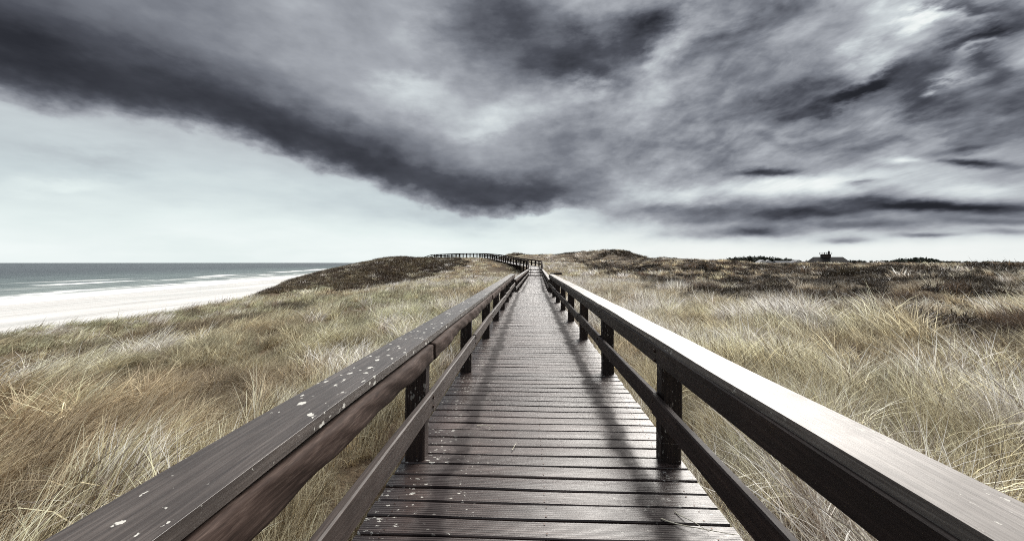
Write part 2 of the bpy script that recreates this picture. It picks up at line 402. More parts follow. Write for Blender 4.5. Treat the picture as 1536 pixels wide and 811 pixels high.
bp = t.node('ShaderNodeBump'); bp.inputs['Strength'].default_value = 1.0; bp.inputs['Distance'].default_value = 1.1; t.put(bp.inputs['Height'], ns); t.l.new(bp.outputs[0], b.inputs['Normal'])
me.materials.append(m)

# ================================================================== wood materials
def wood(name, dark, mid, light, grain, rough=(.28, .5), lichen=0.0, groove=False, spec=.5, coat=0.0, coat_rough=.2, coat_ior=1.5, fleck_edges=False):
    """grain: scale triple that stretches the noise along the board"""
    m, t, b = new_mat(name)
    oc = t.node('ShaderNodeTexCoord').outputs['Object']
    oi = t.node('ShaderNodeObjectInfo')
    rnd = oi.outputs['Random']
    v = t.vmath('ADD', oc, t.combine(t.math('MULTIPLY', rnd, 37.0), t.math('MULTIPLY', rnd, 91.0), t.math('MULTIPLY', rnd, 13.0)))
    g = t.noise(t.mapping(v, scale=grain), 1.0, 6, .65, .4)
    big = t.noise(v, 2.2, 4, .6)
    c = t.ramp(g, [(.28, dark), (.5, mid), (.72, light)])
    c = t.mixc(t.rng(big, .35, .7, 0, .65), c, dark)
    c = t.mixc(1.0, c, t.ramp(rnd, [(0, (.72, .70, .70)), (1, (1.2, 1.16, 1.14))]), 'MULTIPLY')
    r = t.rng(t.math('MULTIPLY_ADD', t.math('SUBTRACT', rnd, .5), .25, t.math('ADD', t.math('MULTIPLY', big, .7), t.math('MULTIPLY', g, .3))), .3, .7, rough[0], rough[1])
    hgt = t.math('MULTIPLY', g, .5)
    if lichen:
        vo = t.node('ShaderNodeTexVoronoi', feature='F1'); 
        wv = t.vmath('ADD', v, t.vmath('SCALE', t.vmath('SUBTRACT', t.noise(v, 45, 3, .6, out=1), (.5, .5, .5)), scale=.04))
        t.put(vo.inputs['Vector'], t.mapping(wv, scale=lichen[1])); vo.inputs['Scale'].default_value = 1.0
        size = t.math('MULTIPLY', t.math('POWER', t.sep(vo.outputs['Color'])[0], 4.0), .55)
        patch = t.rng(t.noise(v, 1.7, 3, .6), .38, .56)
        if fleck_edges: patch = t.math('MULTIPLY', patch, t.rng(t.math('ABSOLUTE', t.sep(oc)[0]), .25, .85, .35, 1.0))      # untrodden sides
        spot = t.math('MULTIPLY', t.rng(t.math('SUBTRACT', vo.outputs['Distance'], t.math('MULTIPLY', size, patch)), -.04, .03, 1, 0), lichen[0])
        c = t.mixc(spot, c, (.62, .61, .56)); r = t.mixf(spot, r, .85)
    side_band = None
    if fleck_edges:                            # irregular darker, duller bands along both sides of the deck
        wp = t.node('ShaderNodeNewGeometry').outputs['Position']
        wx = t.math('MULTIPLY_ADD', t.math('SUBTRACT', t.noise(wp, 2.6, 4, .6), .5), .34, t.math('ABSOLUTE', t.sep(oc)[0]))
        side_band = t.math('MULTIPLY', t.rng(t.math('ABSOLUTE', t.math('SUBTRACT', wx, .665)), .035, .135, 1, 0, smooth=True), t.rng(t.noise(t.mapping(wp, loc=(5, 0, 0), scale=(1, .6, 1)), 1.6, 4, .6), .25, .45, .5, 1.0))
        c = t.mixc(t.math('MULTIPLY', side_band, .8), c, (.012, .008, .009)); r = t.mixf(side_band, r, .6)
    if groove:
        ly = t.sep(oc)[1]
        gr = t.math('SINE', t.math('MULTIPLY', ly, 2 * math.pi / .0185))
        hgt = t.math('ADD', hgt, t.math('MULTIPLY', gr, .5))
    t.put(b.inputs['Base Color'], c); t.put(b.inputs['Roughness'], r); b.inputs['Specular IOR Level'].default_value = spec
    t.put(b.inputs['Coat Weight'], t.mixf(side_band, coat, coat * .12) if side_band else coat)
    t.put(b.inputs['Specular IOR Level'], t.mixf(side_band, spec, spec * .3) if side_band else spec)
    b.inputs['Coat Roughness'].default_value = coat_rough; b.inputs['Coat IOR'].default_value = coat_ior
    bp = t.node('ShaderNodeBump'); bp.inputs['Strength'].default_value = .55; bp.inputs['Distance'].default_value = .006
    t.put(bp.inputs['Height'], hgt); t.l.new(bp.outputs[0], b.inputs['Normal'])
    return m

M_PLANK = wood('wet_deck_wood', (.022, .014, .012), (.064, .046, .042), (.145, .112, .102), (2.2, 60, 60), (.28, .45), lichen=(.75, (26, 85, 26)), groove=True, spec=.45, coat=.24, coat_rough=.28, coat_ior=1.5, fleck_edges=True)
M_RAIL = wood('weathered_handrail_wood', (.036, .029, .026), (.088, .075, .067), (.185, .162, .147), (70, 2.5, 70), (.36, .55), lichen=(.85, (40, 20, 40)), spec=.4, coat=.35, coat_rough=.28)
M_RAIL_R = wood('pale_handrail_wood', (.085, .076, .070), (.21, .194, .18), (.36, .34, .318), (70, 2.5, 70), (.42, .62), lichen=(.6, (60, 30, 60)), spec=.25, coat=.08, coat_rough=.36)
M_LOW = wood('brown_lower_rail_wood', (.022, .016, .014), (.055, .042, .037), (.11, .088, .078), (60, 2.2, 60), (.45, .7), spec=.3)
M_BEAM = wood('dark_beam_wood', (.014, .010, .010), (.030, .020, .018), (.07, .048, .042), (60, 2.0, 60), (.45, .7), spec=.25)
M_BEAM_L = wood('red_brown_log_wood', (.024, .016, .013), (.068, .046, .038), (.165, .125, .106), (80, 7, 80), (.75, .92), spec=.12)
M_POST = wood('dark_post_wood', (.012, .009, .009), (.028, .019, .017), (.075, .055, .045), (60, 60, 3.0), (.5, .75), lichen=(.35, (60, 60, 22)), spec=.25)
M_FAR = wood('far_dark_wood', (.012, .009, .008), (.026, .018, .016), (.06, .045, .04), (8, 8, 8), (.8, .95), spec=.06)

def sweep(pts, side, up, prof, jit=None):
    """rings of profile points (u along side, w along up) at each path point"""
    V, Fc = [], []; k = len(prof)
    for i, p in enumerate(pts):
        for j, (u, w) in enumerate(prof):
            du, dw = jit(i, j) if jit else (0, 0)
            V.append(tuple(p[a] + side[a] * (u + du) + up[a] * (w + dw) for a in range(3)))
    for i in range(len(pts) - 1):
        for j in range(k):
            a, b_ = i * k + j, i * k + (j + 1) % k
            Fc.append((a, b_, b_ + k, a + k))
    Fc.append(tuple(reversed(range(k)))); Fc.append(tuple(range((len(pts) - 1) * k, len(pts) * k)))
    return V, Fc

def chamfer(w, h, c):
    """counter-clockwise rectangle with cut corners, centred"""
    a, b_ = w / 2, h / 2
    return [(-a + c, -b_), (a - c, -b_), (a, -b_ + c), (a, b_ - c), (a - c, b_), (-a + c, b_), (-a, b_ - c), (-a, -b_ + c)]

# ================================================================== the near boardwalk
XL, XR = -.97, 1.15                       # deck edges
PITCH = .1555
walk = empty('boardwalk', (0, 3, -.5))
tag(walk, 'long wet dark wooden boardwalk running straight ahead between two handrails', 'boardwalk')
inv_w = walk.matrix_world.inverted()
OFF = np.array([0, 3, -.5])
def put(o, x, y, z, rz=0, rx=0, ry=0):
    o.location = (x - OFF[0], y - OFF[1], z - OFF[2]); o.rotation_euler = (rx, ry, rz)

M_SCREW, _t, _b = new_mat('rusty_steel')
_t.put(_b.inputs['Base Color'], _t.ramp(_t.noise(_t.node('ShaderNodeTexCoord').outputs['Object'], 60, 3), [(.3, (.02, .014, .012)), (.7, (.09, .05, .035))])); _b.inputs['Metallic'].default_value = .6; _b.inputs['Roughness'].default_value = .5
plank_meshes = []
for k in range(6):
    r = random.Random(k); n = 9; hw = (XR - XL) / 2
    ph = [r.uniform(0, 6.28) for _ in range(4)]
    pts = [(-hw + r.uniform(-.006, .006), 0, 0)] + [(-hw + 2 * hw * i / n, 0, .0022 * math.sin(i * .9 + ph[0])) for i in range(1, n)] + [(hw + r.uniform(-.006, .006), 0, 0)]
    cup = r.uniform(-.002, .0025)
    prof = [(-.0708, -.036), (.0708, -.036), (.0708, -.006), (.0645, 0), (0.0, cup), (-.0645, 0), (-.0708, -.006)]
    V, Fc = sweep(pts, (0, 1, 0), (0, 0, 1), prof, lambda i, j: (.0012 * math.sin(i * 1.7 + ph[1]) * (1 if prof[j][0] > 0 else -1), 0))
    Fc = [tuple(reversed(f)) for f in Fc]; nf = len(Fc)
    for sx_ in (-.92, 0, .92):                # two screws over each joist
        for sy_ in (-.042, .042):
            b0 = len(V); jx_, jy_ = r.uniform(-.012, .012), r.uniform(-.006, .006)
            V += [(sx_ + jx_ + .0055 * math.cos(q * 1.0472), sy_ + jy_ + .0055 * math.sin(q * 1.0472), .0035) for q in range(6)]; Fc.append(tuple(range(b0, b0 + 6)))
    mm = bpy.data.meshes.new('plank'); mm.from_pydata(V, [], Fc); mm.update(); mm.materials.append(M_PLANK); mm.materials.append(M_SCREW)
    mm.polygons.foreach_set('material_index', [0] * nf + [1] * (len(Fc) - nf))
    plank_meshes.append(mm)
def seg2(y):                               # lower straight section after the two steps
    t_ = (y - 20.6) / (55 - 20.6); return .10 + t_ * .65
ys = []
y = .55
while y < 20.4: ys.append((.09, y, 0.0)); y += PITCH
y0b = 21.15
y = y0b
while y < 55: ys.append((seg2(y), y, -.3)); y += PITCH
for i, (px_, py_, pz_) in enumerate(ys[:290]):
    o = link('plank', plank_meshes[(i * 7 + i // 5) % 6], walk)
    put(o, px_ + random.uniform(-.006, .006), py_, pz_ + random.uniform(-.0025, .0025), random.gauss(0, .0022) + (math.pi if random.random() < .5 else 0), random.gauss(0, .010), random.gauss(0, .0012))
# farther planks, a pixel or less each
V, Fc = [], []
for (px_, py_, pz_) in ys[290:]:
    b0 = len(V); h = (XR - XL) / 2; w_ = .0735; q = pz_ + random.uniform(-.003, .003)
    for zz in (pz_ - .036, q):
        for (a, c_) in ((-h, -w_), (h, -w_), (h, w_), (-h, w_)): V.append((px_ + a - OFF[0], py_ + c_ - OFF[1], zz - OFF[2]))
    Fc += [tuple(b0 + q_ for q_ in f) for f in ((4, 5, 6, 7), (0, 1, 5, 4), (1, 2, 6, 5), (2, 3, 7, 6), (3, 0, 4, 7))]
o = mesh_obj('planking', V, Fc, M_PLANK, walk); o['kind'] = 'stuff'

# joists under the deck
for jx in (XL + .14, .09, XR - .14):
    for (ya, yb, z, f) in ((.5, 20.45, 0, lambda y: .09), (21.1, 55, -.3, seg2)):
        n = 4; pts = [(jx - .09 + f(ya + (yb - ya) * i / n) - OFF[0], ya + (yb - ya) * i / n - OFF[1], z - .115 - OFF[2]) for i in range(n + 1)]
        V, Fc = sweep(pts, (1, 0, 0), (0, 0, 1), chamfer(.07, .15, .006)); mesh_obj('joist', V, [tuple(reversed(f)) for f in Fc], M_BEAM, walk)

# steps down at the end of the level section
for k in range(2):
    V, Fc = sweep([(XL + .02, 0, 0), (XR - .02, 0, 0)], (0, 1, 0), (0, 0, 1), chamfer(.30, .045, .006))
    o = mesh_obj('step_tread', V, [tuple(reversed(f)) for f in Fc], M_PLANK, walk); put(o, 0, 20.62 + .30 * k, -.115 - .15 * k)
# stairs climbing to the winding section
for k in range(3):
    for i in range(9):
        V, Fc = sweep([(-1.0, 0, 0), (1.0, 0, 0)], (0, 1, 0), (0, 0, 1), chamfer(.147, .036, .005))
        yy = .08 + i * PITCH
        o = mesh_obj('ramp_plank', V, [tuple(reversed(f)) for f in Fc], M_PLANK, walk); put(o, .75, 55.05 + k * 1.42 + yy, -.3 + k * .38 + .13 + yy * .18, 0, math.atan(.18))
    V, Fc = sweep([(-1.0, 0, 0), (1.0, 0, 0)], (0, 1, 0), (0, 0, 1), chamfer(.03, .11, .004))
    o = mesh_obj('step_riser', V, [tuple(reversed(f)) for f in Fc], M_BEAM, walk); put(o, .75, 55.02 + k * 1.42, -.3 + k * .38 + .055)

# posts
post_meshes = []
for k in range(4):
    r = random.Random(50 + k); H = 1.58
    n = 6; pts = [(0, 0, -.7 + H * i / n) for i in range(n + 1)]
    ph = r.uniform(0, 6)
    V, Fc = sweep(pts, (1, 0, 0), (0, 1, 0), chamfer(.152, .15, .014), lambda i, j: (.003 * math.sin(i * 2 + j + ph), .003 * math.cos(i * 1.6 + j * 2 + ph)))
    mm = bpy.data.meshes.new('post'); mm.from_pydata(V, [], Fc); mm.update(); mm.materials.append(M_POST); post_meshes.append(mm)
PL, PR = XL + .092, XR - .092              # post centres
SP = 2.43
post_y = [.66 + SP * k for k in range(9)]     # .66 ... 20.1
for i, y in enumerate(post_y):
    for sx_ in (-1, 1):
        o = link('post', post_meshes[(i * 2 + sx_) % 4], walk); put(o, PL if sx_ < 0 else PR, y + random.uniform(-.02, .02), 0, random.gauss(0, .02), random.gauss(0, .006), random.gauss(0, .006))
post2_y = [21.4 + SP * k for k in range(14)] + [54.9]
for i, y in enumerate(post2_y):
    for sx_ in (-1, 1):
        o = link('post', post_meshes[(i * 3 + sx_) % 4], walk); put(o, seg2(y) + (PL - .09 if sx_ < 0 else PR - .09), y, -.3, random.gauss(0, .02), random.gauss(0, .008), random.gauss(0, .008))

RAIL_TOP = .93
def board(name, xa, ya, za, xb, yb, zb, prof, mat, wob=.003, step=.12, seed=0, lump=None, parent=walk):
    """a plank running from a to b; its origin sits at a, its length along +y of its own frame"""
    L = math.dist((xa, ya, za), (xb, yb, zb)); n = max(2, min(90, int(L / step)))
    r = random.Random(seed); p1, p2, p3, p4 = [r.uniform(0, 6.28) for _ in range(4)]
    pts = [(0, L * i / n, 0) for i in range(n + 1)]
    def jit(i, j):
        q = L * i / n
        jj = j; j = ((j + 1) // 2) % 4 if len(prof) == 8 else j
        du = wob * (math.sin(q * 1.3 + p1) + .6 * math.sin(q * 3.1 + p2 + j * .8)); dw = wob * .7 * (math.sin(q * 1.1 + p3) + .5 * math.sin(q * 4.1 + p4 + j * .5))
        if lump: l = lump(q + ya, jj); du += l[0]; dw += l[1]
        return du, dw
    V, Fc = sweep(pts, (1, 0, 0), (0, 0, 1), prof, jit)
    o = mesh_obj(name, V, [tuple(reversed(f)) for f in Fc], mat, parent)
    for p in o.data.polygons: p.use_smooth = len(prof) > 8
    o.rotation_mode = 'XYZ'
    put(o, xa, ya, za, -math.atan2(xb - xa, yb - ya), math.asin((zb - za) / L))
    return o

def railing(side, ys_, cx, z0, ends, seed):
    """cap board, beam and lower rail on one side"""
    s_ = side
    pxi = (lambda y: (PL if s_ < 0 else PR) - .09 + cx(y))           # post centre
    capw = .222
    cap_in = .028                                                     # cap overhangs the post's inner face
    capc = lambda y: pxi(y) - s_ * (.076 + .028) + s_ * capw / 2
    ya, yb = ends
    joints = [ya] + [y for k, y in enumerate(ys_) if k % 2 == (1 if s_ < 0 else 0) and ya + 1.2 < y < yb - 1.0] + [yb]
    for k, (a, b_) in enumerate(zip(joints[:-1], joints[1:])):
        dz = random.uniform(-.004, .004)
        board('handrail', capc(a) + random.uniform(-.005, .005), a + .003, z0 + RAIL_TOP - .023 + dz, capc(b_) + random.uniform(-.005, .005), b_ - .003, z0 + RAIL_TOP - .023 + random.uniform(-.004, .004),
              chamfer(capw, .046, .0004), M_RAIL if s_ < 0 else M_RAIL_R, .0032, seed=seed + k)
        r = random.Random(seed + 99 + k); q1, q2 = r.uniform(0, 6), r.uniform(0, 6)
        if s_ < 0:
            prof = [(.034 * max(0, math.cos(R(-90 + 18 * i))) ** .45 + .004, .064 * math.sin(R(-90 + 18 * i))) for i in range(11)] + [(-.028, .064), (-.028, -.064)]
            lump = lambda q, j: (((.007 * math.sin(q * 2.3 + q1) + .005 * math.sin(q * 6.7 + q2 + j * .3) + .003 * math.sin(q * 19.7 + q1 + j * .9)), (.009 * math.sin(q * 2.9 + q2) + .004 * math.sin(q * 13.1 + q1) if j < 6 else 0)) if j < 11 else (0, 0))
            board('beam', pxi(a) + .076 + .020, a + .02, z0 + RAIL_TOP - .046 - .079, pxi(b_) + .076 + .020, b_ - .02, z0 + RAIL_TOP - .046 - .079, prof, M_BEAM_L, .002, .055, seed + 40 + k, lump)
        else:
            board('beam', pxi(a) - .076 - .021, a + .004, z0 + RAIL_TOP - .046 - .071, pxi(b_) - .076 - .021, b_ - .004, z0 + RAIL_TOP - .046 - .071, chamfer(.036, .138, .006), M_BEAM, .002, .15, seed + 40 + k)
    low = [ya] + [y for y in ys_ if ya + .4 < y < yb - .4] + [yb]
    for k, (a, b_) in enumerate(zip(low[:-1], low[1:])):
        za = .425 + random.gauss(0, .010); zb = .425 + random.gauss(0, .010)
        board('lower_rail', pxi(a) - s_ * (.076 + .026), a + .004, z0 + za, pxi(b_) - s_ * (.076 + .026 + random.uniform(-.004, .008)), b_ - .004, z0 + zb,
              chamfer(.046, .155, .008), M_BEAM if s_ > 0 else M_LOW, .003, .2, seed + 70 + k)
for s_ in (-1, 1):
    railing(s_, post_y, lambda y: .09, 0, (-.6, 20.28), 100 if s_ < 0 else 300)
    railing(s_, post2_y, seg2, -.3, (21.2, 54.95), 500 if s_ < 0 else 700)
# bolt heads through the rails into the nearer posts
V, Fc = sweep([(0, 0, 0), (.012, 0, 0)], (0, 1, 0), (0, 0, 1), [(.013 * math.cos(q * 1.0472), .013 * math.sin(q * 1.0472)) for q in range(6)])
bolt_me = bpy.data.meshes.new('bolt'); bolt_me.from_pydata(V, [], Fc); bolt_me.update(); bolt_me.materials.append(M_SCREW)
for y in post_y[1:6]:
    for s_ in (-1, 1):
        for zz in ((.425, .80) if s_ > 0 else (.425,)):
            for dz_ in (-.035, .035):
                o = link('bolt', bolt_me, walk); xin = (PL + .076 + .049) if s_ < 0 else (PR - .076 - (.049 if zz < .6 else .039))
                put(o, xin, y + random.uniform(-.03, .03), zz + dz_, 0 if s_ < 0 else math.pi)
# short cross board on the right-hand end post
o = board('cross_board', 1.02, 20.36, RAIL_TOP + .01, 1.62, 20.42, RAIL_TOP + .02, chamfer(.05, .10, .006), M_BEAM, .002, seed=901)

# ================================================================== the winding boardwalk over the far dune
far = empty('boardwalk', (.75, 59.3, .4))
tag(far, 'distant dark railed boardwalk climbing left along the crest of the brown dune', 'boardwalk')
OFF = np.array([.75, 59.3, .4])
FP = [np.array(p) for p in PATH[4:]]
# resample the centre line
cl = []; 
for a, b_ in zip(FP[:-1], FP[1:]):
    n = max(1, int(np.linalg.norm(b_ - a) / .5))
    for i in range(n): cl.append(a + (b_ - a) * i / n)
cl.append(FP[-1]); cl = np.array(cl)
for _ in range(6): cl[1:-1] = (cl[:-2] + 2 * cl[1:-1] + cl[2:]) / 4
tan = np.gradient(cl, axis=0); tan /= np.linalg.norm(tan, axis=1)[:, None]
nor = np.stack([tan[:, 1], -tan[:, 0], 0 * tan[:, 0]], -1); nor /= np.linalg.norm(nor, axis=1)[:, None]
seglen = np.r_[0, np.cumsum(np.linalg.norm(np.diff(cl, axis=0), axis=1))]
def at_len(s_):
    return [np.array([np.interp(s_, seglen, A[:, k]) for k in range(3)]) for A in (cl, nor)]
V, Fc = [], []
for s_ in np.arange(0, seglen[-1] - .2, PITCH):
    (p, n_), (p2, n2_) = at_len(s_), at_len(s_ + .147)
    b0 = len(V)
    for (P_, N_) in ((p, n_), (p2, n2_)):
        for u in (-1.06, 1.06): V.append(P_ + N_ * u - OFF); V.append(P_ + N_ * u - OFF - np.array([0, 0, .04]))
    Fc += [(b0, b0 + 2, b0 + 6, b0 + 4), (b0 + 1, b0 + 3, b0 + 2, b0), (b0 + 4, b0 + 6, b0 + 7, b0 + 5), (b0, b0 + 4, b0 + 5, b0 + 1), (b0 + 3, b0 + 7, b0 + 6, b0 + 2)]
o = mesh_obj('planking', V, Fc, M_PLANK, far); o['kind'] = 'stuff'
far_posts = np.arange(.2, seglen[-1], 1.9)
V, Fc = sweep([(0, 0, -.9), (0, 0, .94)], (1, 0, 0), (0, 1, 0), chamfer(.2, .2, .012)); fpm = bpy.data.meshes.new('post'); fpm.from_pydata(V, [], Fc); fpm.update(); fpm.materials.append(M_FAR)
for u in (-.98, .98):
    P_ = [at_len(s_)[0] + at_len(s_)[1] * u for s_ in far_posts]
    for p in P_:
        o = link('post', fpm, far); put(o, *p)
    for a, b_ in zip(P_[:-1], P_[1:]):
        for nm, h, w_, hh in (('handrail', .84, .20, .19), ('lower_rail', .43, .06, .16)):
            board(nm, a[0], a[1], a[2] + h, b_[0], b_[1], b_[2] + h, chamfer(w_, hh, .006), M_FAR, 0, 1.0, parent=far)
    # rails beside the stairs
    q0 = np.array([.75 + u, 55.0, -.3]); q1 = np.array([.75 + u, 59.3, .85])
    for nm, h, w_, hh in (('handrail', .84, .20, .19), ('lower_rail', .43, .06, .16)):
        board(nm, q0[0], q0[1], q0[2] + h, q1[0], q1[1], q1[2] + h, chamfer(w_, hh, .006), M_FAR, 0, 1.0, parent=far)
    for f_ in (.33, .66):
        o = link('post', fpm, far); put(o, *(q0 + (q1 - q0) * f_))

# ================================================================== grass
def blade_mat(name, trans=.48):
    m, t, b = new_mat(name)
    at_ = t.node('ShaderNodeAttribute', attribute_name='tint', attribute_type='INSTANCER')
    al = t.node('ShaderNodeAttribute', attribute_name='along').outputs['Fac']
    br = t.node('ShaderNodeAttribute', attribute_name='blade').outputs['Fac']
    base = at_.outputs['Color']
    c = t.mixc(t.rng(al, 0.0, .55, 1, 0), base, t.mixc(1.0, base, (.90, .76, .64), 'MULTIPLY'))     # russet sheath at the foot
    c = t.mixc(1.0, c, t.ramp(br, [(0, (.22, .18, .15)), (.35, (.55, .49, .43)), (.65, (1.0, .98, .94)), (1, (1.5, 1.5, 1.46))]), 'MULTIPLY')
    t.put(b.inputs['Base Color'], c); b.inputs['Roughness'].default_value = .55; b.inputs['Specular IOR Level'].default_value = .25
    tr = t.node('ShaderNodeBsdfTranslucent'); t.put(tr.inputs[0], c)
    mx = t.node('ShaderNodeMixShader'); mx.inputs[0].default_value = trans
    t.l.new(b.outputs[0], mx.inputs[1]); t.l.new(tr.outputs[0], mx.inputs[2])
    t.l.new(mx.outputs[0], t.n['Material Output'].inputs[0])
    return m
M_BLADE = blade_mat('dry_grass_blade')
M_HEATH = blade_mat('heath_twig', .1)

def tuft(name, nb, Lr, width, lean, spread, radius, segs, seed, mat, curl=35, stiff=0.0):
    """blades leaning along +y; lean = (foot, tip) degrees off vertical"""
    g = np.random.default_rng(seed)
    n = nb; k = segs + 1
    L = g.uniform(*Lr, n); az_ = g.normal(0, R(spread), n)
    th0 = R(lean[0]) * g.uniform(.3, 1.5, n); th1 = R(lean[1]) + g.normal(0, R(curl * .5), n)
    wild = g.random(n) < .14; az_ = np.where(wild, g.uniform(-3.1, 3.1, n), az_)
    rad = radius * np.sqrt(g.random(n)); ra = g.uniform(0, 6.28, n)
    base = np.stack([rad * np.cos(ra), rad * np.sin(ra), -.06 + 0 * rad], -1)
    w = width * np.clip(g.lognormal(-.05, .45, n), .4, 2.6); roll = g.normal(0, .8, n)
    V = np.zeros((n, k, 2, 3), np.float32); p = base.copy()
    for i in range(k):
        f = i / segs; th = th0 + (th1 - th0) * f ** 1.3
        d = np.stack([np.sin(th) * np.sin(az_ + .25 * f * roll), np.sin(th) * np.cos(az_ + .25 * f * roll), np.cos(th)], -1)
        if i: p = p + d * (L / segs)[:, None]
        side = np.stack([np.cos(az_ + roll), -np.sin(az_ + roll), .25 * np.sin(roll)], -1)
        ww = (w * (1 - .92 * f ** 1.6) * .5)[:, None]
        V[:, i, 0] = p - side * ww; V[:, i, 1] = p + side * ww
    F = []
    idx = np.arange(n * k * 2).reshape(n, k, 2)
    F = np.stack([idx[:, :-1, 0], idx[:, :-1, 1], idx[:, 1:, 1], idx[:, 1:, 0]], -1).reshape(-1, 4)
    me = fast_mesh(name, V.reshape(-1, 3), F)
    a1 = me.attributes.new('along', 'FLOAT', 'POINT'); a1.data.foreach_set('value', np.tile(np.repeat(np.linspace(0, 1, k), 2), n).astype(np.float32))
    a2 = me.attributes.new('blade', 'FLOAT', 'POINT'); a2.data.foreach_set('value', np.repeat(g.random(n), k * 2).astype(np.float32))
    me.materials.append(mat); me.polygons.foreach_set('use_smooth', [True] * len(me.polygons))
    return bpy.data.objects.new(name, me)

def scatter(name, label, cat, tufts, P, rot, scl, tint):
    """one object of points, tufts instanced on them"""
    coll = bpy.data.collections.new(name + '_tufts')
    for o in tufts: coll.objects.link(o)
    me = bpy.data.meshes.new(name); me.vertices.add(len(P)); me.vertices.foreach_set('co', np.asarray(P, np.float32).ravel())
    def attr(nm, typ, key, arr):
        a = me.attributes.new(nm, typ, 'POINT'); a.data.foreach_set(key, np.ascontiguousarray(arr).ravel())
    attr('rot', 'FLOAT_VECTOR', 'vector', rot.astype(np.float32)); attr('scl', 'FLOAT_VECTOR', 'vector', scl.astype(np.float32))
    attr('variant', 'INT', 'value', rng.integers(0, len(tufts), len(P)).astype(np.int32))
    attr('tint', 'FLOAT_COLOR', 'color', np.c_[tint, np.ones(len(P))].astype(np.float32))
    o = link(name, me); tag(o, label, cat, kind='stuff')
    ng = bpy.data.node_groups.new(name, 'GeometryNodeTree')
    ng.interface.new_socket('Geometry', in_out='INPUT', socket_type='NodeSocketGeometry'); ng.interface.new_socket('Geometry', in_out='OUTPUT', socket_type='NodeSocketGeometry')
    N = ng.nodes; gi = N.new('NodeGroupInput'); go = N.new('NodeGroupOutput')
    ci = N.new('GeometryNodeCollectionInfo'); ci.inputs['Collection'].default_value = coll; ci.inputs['Separate Children'].default_value = True; ci.inputs['Reset Children'].default_value = True
    ip = N.new('GeometryNodeInstanceOnPoints'); ip.inputs['Pick Instance'].default_value = True
    def na(nm, typ):
        q = N.new('GeometryNodeInputNamedAttribute'); q.data_type = typ; q.inputs[0].default_value = nm; return q.outputs[0]
    l = ng.links
    l.new(gi.outputs[0], ip.inputs['Points']); l.new(ci.outputs[0], ip.inputs['Instance']); l.new(na('variant', 'INT'), ip.inputs['Instance Index'])
    e2r = N.new('FunctionNodeEulerToRotation'); l.new(na('rot', 'FLOAT_VECTOR'), e2r.inputs[0]); l.new(e2r.outputs[0], ip.inputs['Rotation'])
    l.new(na('scl', 'FLOAT_VECTOR'), ip.inputs['Scale']); l.new(ip.outputs[0], go.inputs[0])
    md = o.modifiers.new('scatter', 'NODES'); md.node_group = ng
    return o

STRAW = np.array([.68, .645, .475]); GREEN = np.array([.60, .63, .455]); RUSSET = np.array([.33, .215, .15]); BROWN = np.array([.105, .076, .054]); PALE = np.array([.78, .76, .65]); DARK = np.array([.05, .041, .031])

def tussock(x, y, cell, seed):
    """0..1 nearness to the heart of a tussock, and a random value per tussock"""
    xi = np.floor(x / cell).astype(np.int64); yi = np.floor(y / cell).astype(np.int64)
    best = np.full(x.shape, 9.0); idv = np.zeros(x.shape)
    for i in (-1, 0, 1):
        for j in (-1, 0, 1):
            a, b_ = xi + i, yi + j
            h1 = _tab[((a * 73856093) ^ (b_ * 19349663) ^ seed) & 4095]; h2 = _tab[((a * 83492791) ^ (b_ * 29349667) ^ (seed + 7)) & 4095]; h3 = _tab[((a * 53856093) ^ (b_ * 49349663) ^ (seed + 13)) & 4095]
            d = np.hypot(x / cell - a - h1, y / cell - b_ - h2) / (.6 + .7 * h3)
            m = d < best; best = np.where(m, d, best); idv = np.where(m, h3, idv)
    return np.clip(1 - best / .8, 0, 1), idv

def zone(x, y):
    """how dark and how russet the grass is, from its place on the dunes"""
    n1 = fbm(x / 5.5, y / 9, 61, 4); n2 = fbm(x / 2.2, y / 4.0, 71, 3); n3 = fbm(x / 14, y / 20, 81, 3)
    dark_r = ss(6.8, 10.2, x - .03 * y + 6 * n1) * (1 - .8 * ss(.03, .13, n2 + .5 * fbm(x / 1.3, y / 1.3, 62, 2)))
    dark_l = ss(.06, .20, n3 + .3 * n2) * ss(3, 8, -x) * .75
    band = np.exp(-((x + 12 + .15 * y + 3 * n1) / 1.7) ** 2) * .75
    hill = np.exp(-(((x + 30) / 16.0) ** 2 + ((y - 73) / 31) ** 2)); hill = ss(.28, .42, hill + .35 * n2)
    return n1, n2, n3, np.clip(np.where(x > 0, dark_r, np.maximum(dark_l, band)), 0, 1), hill

def tints(x, y):
    n1, n2, n3, dk, hill = zone(x, y)
    a = ss(-.10, .14, .6 * n1 + .9 * n2)[:, None]; g = ss(-.1, .15, n3)[:, None]
    base = STRAW * (1 - g) + np.where((x > 0)[:, None], PALE, GREEN) * g
    kr = np.where(x > 0, .26, .44)[:, None]
    c = base * (1 - kr * a) + RUSSET * (kr * a)
    near = (ss(7, 2, np.hypot(x, y)) * .14)[:, None]
    c = c * (1 - near) + RUSSET * 1.25 * near
    c = c * (1 - dk[:, None]) + (BROWN * (1 - g) + DARK * g) * dk[:, None]
    clump = (.62 + .85 * ss(-.22, .24, fbm(x / 1.4, y / 1.8, 44, 2) + .4 * fbm(x / .5, y / .5, 48, 2)))[:, None]
    return np.clip(c * clump * rng.uniform(.8, 1.2, (len(x), 1)), 0, .74), dk, hill

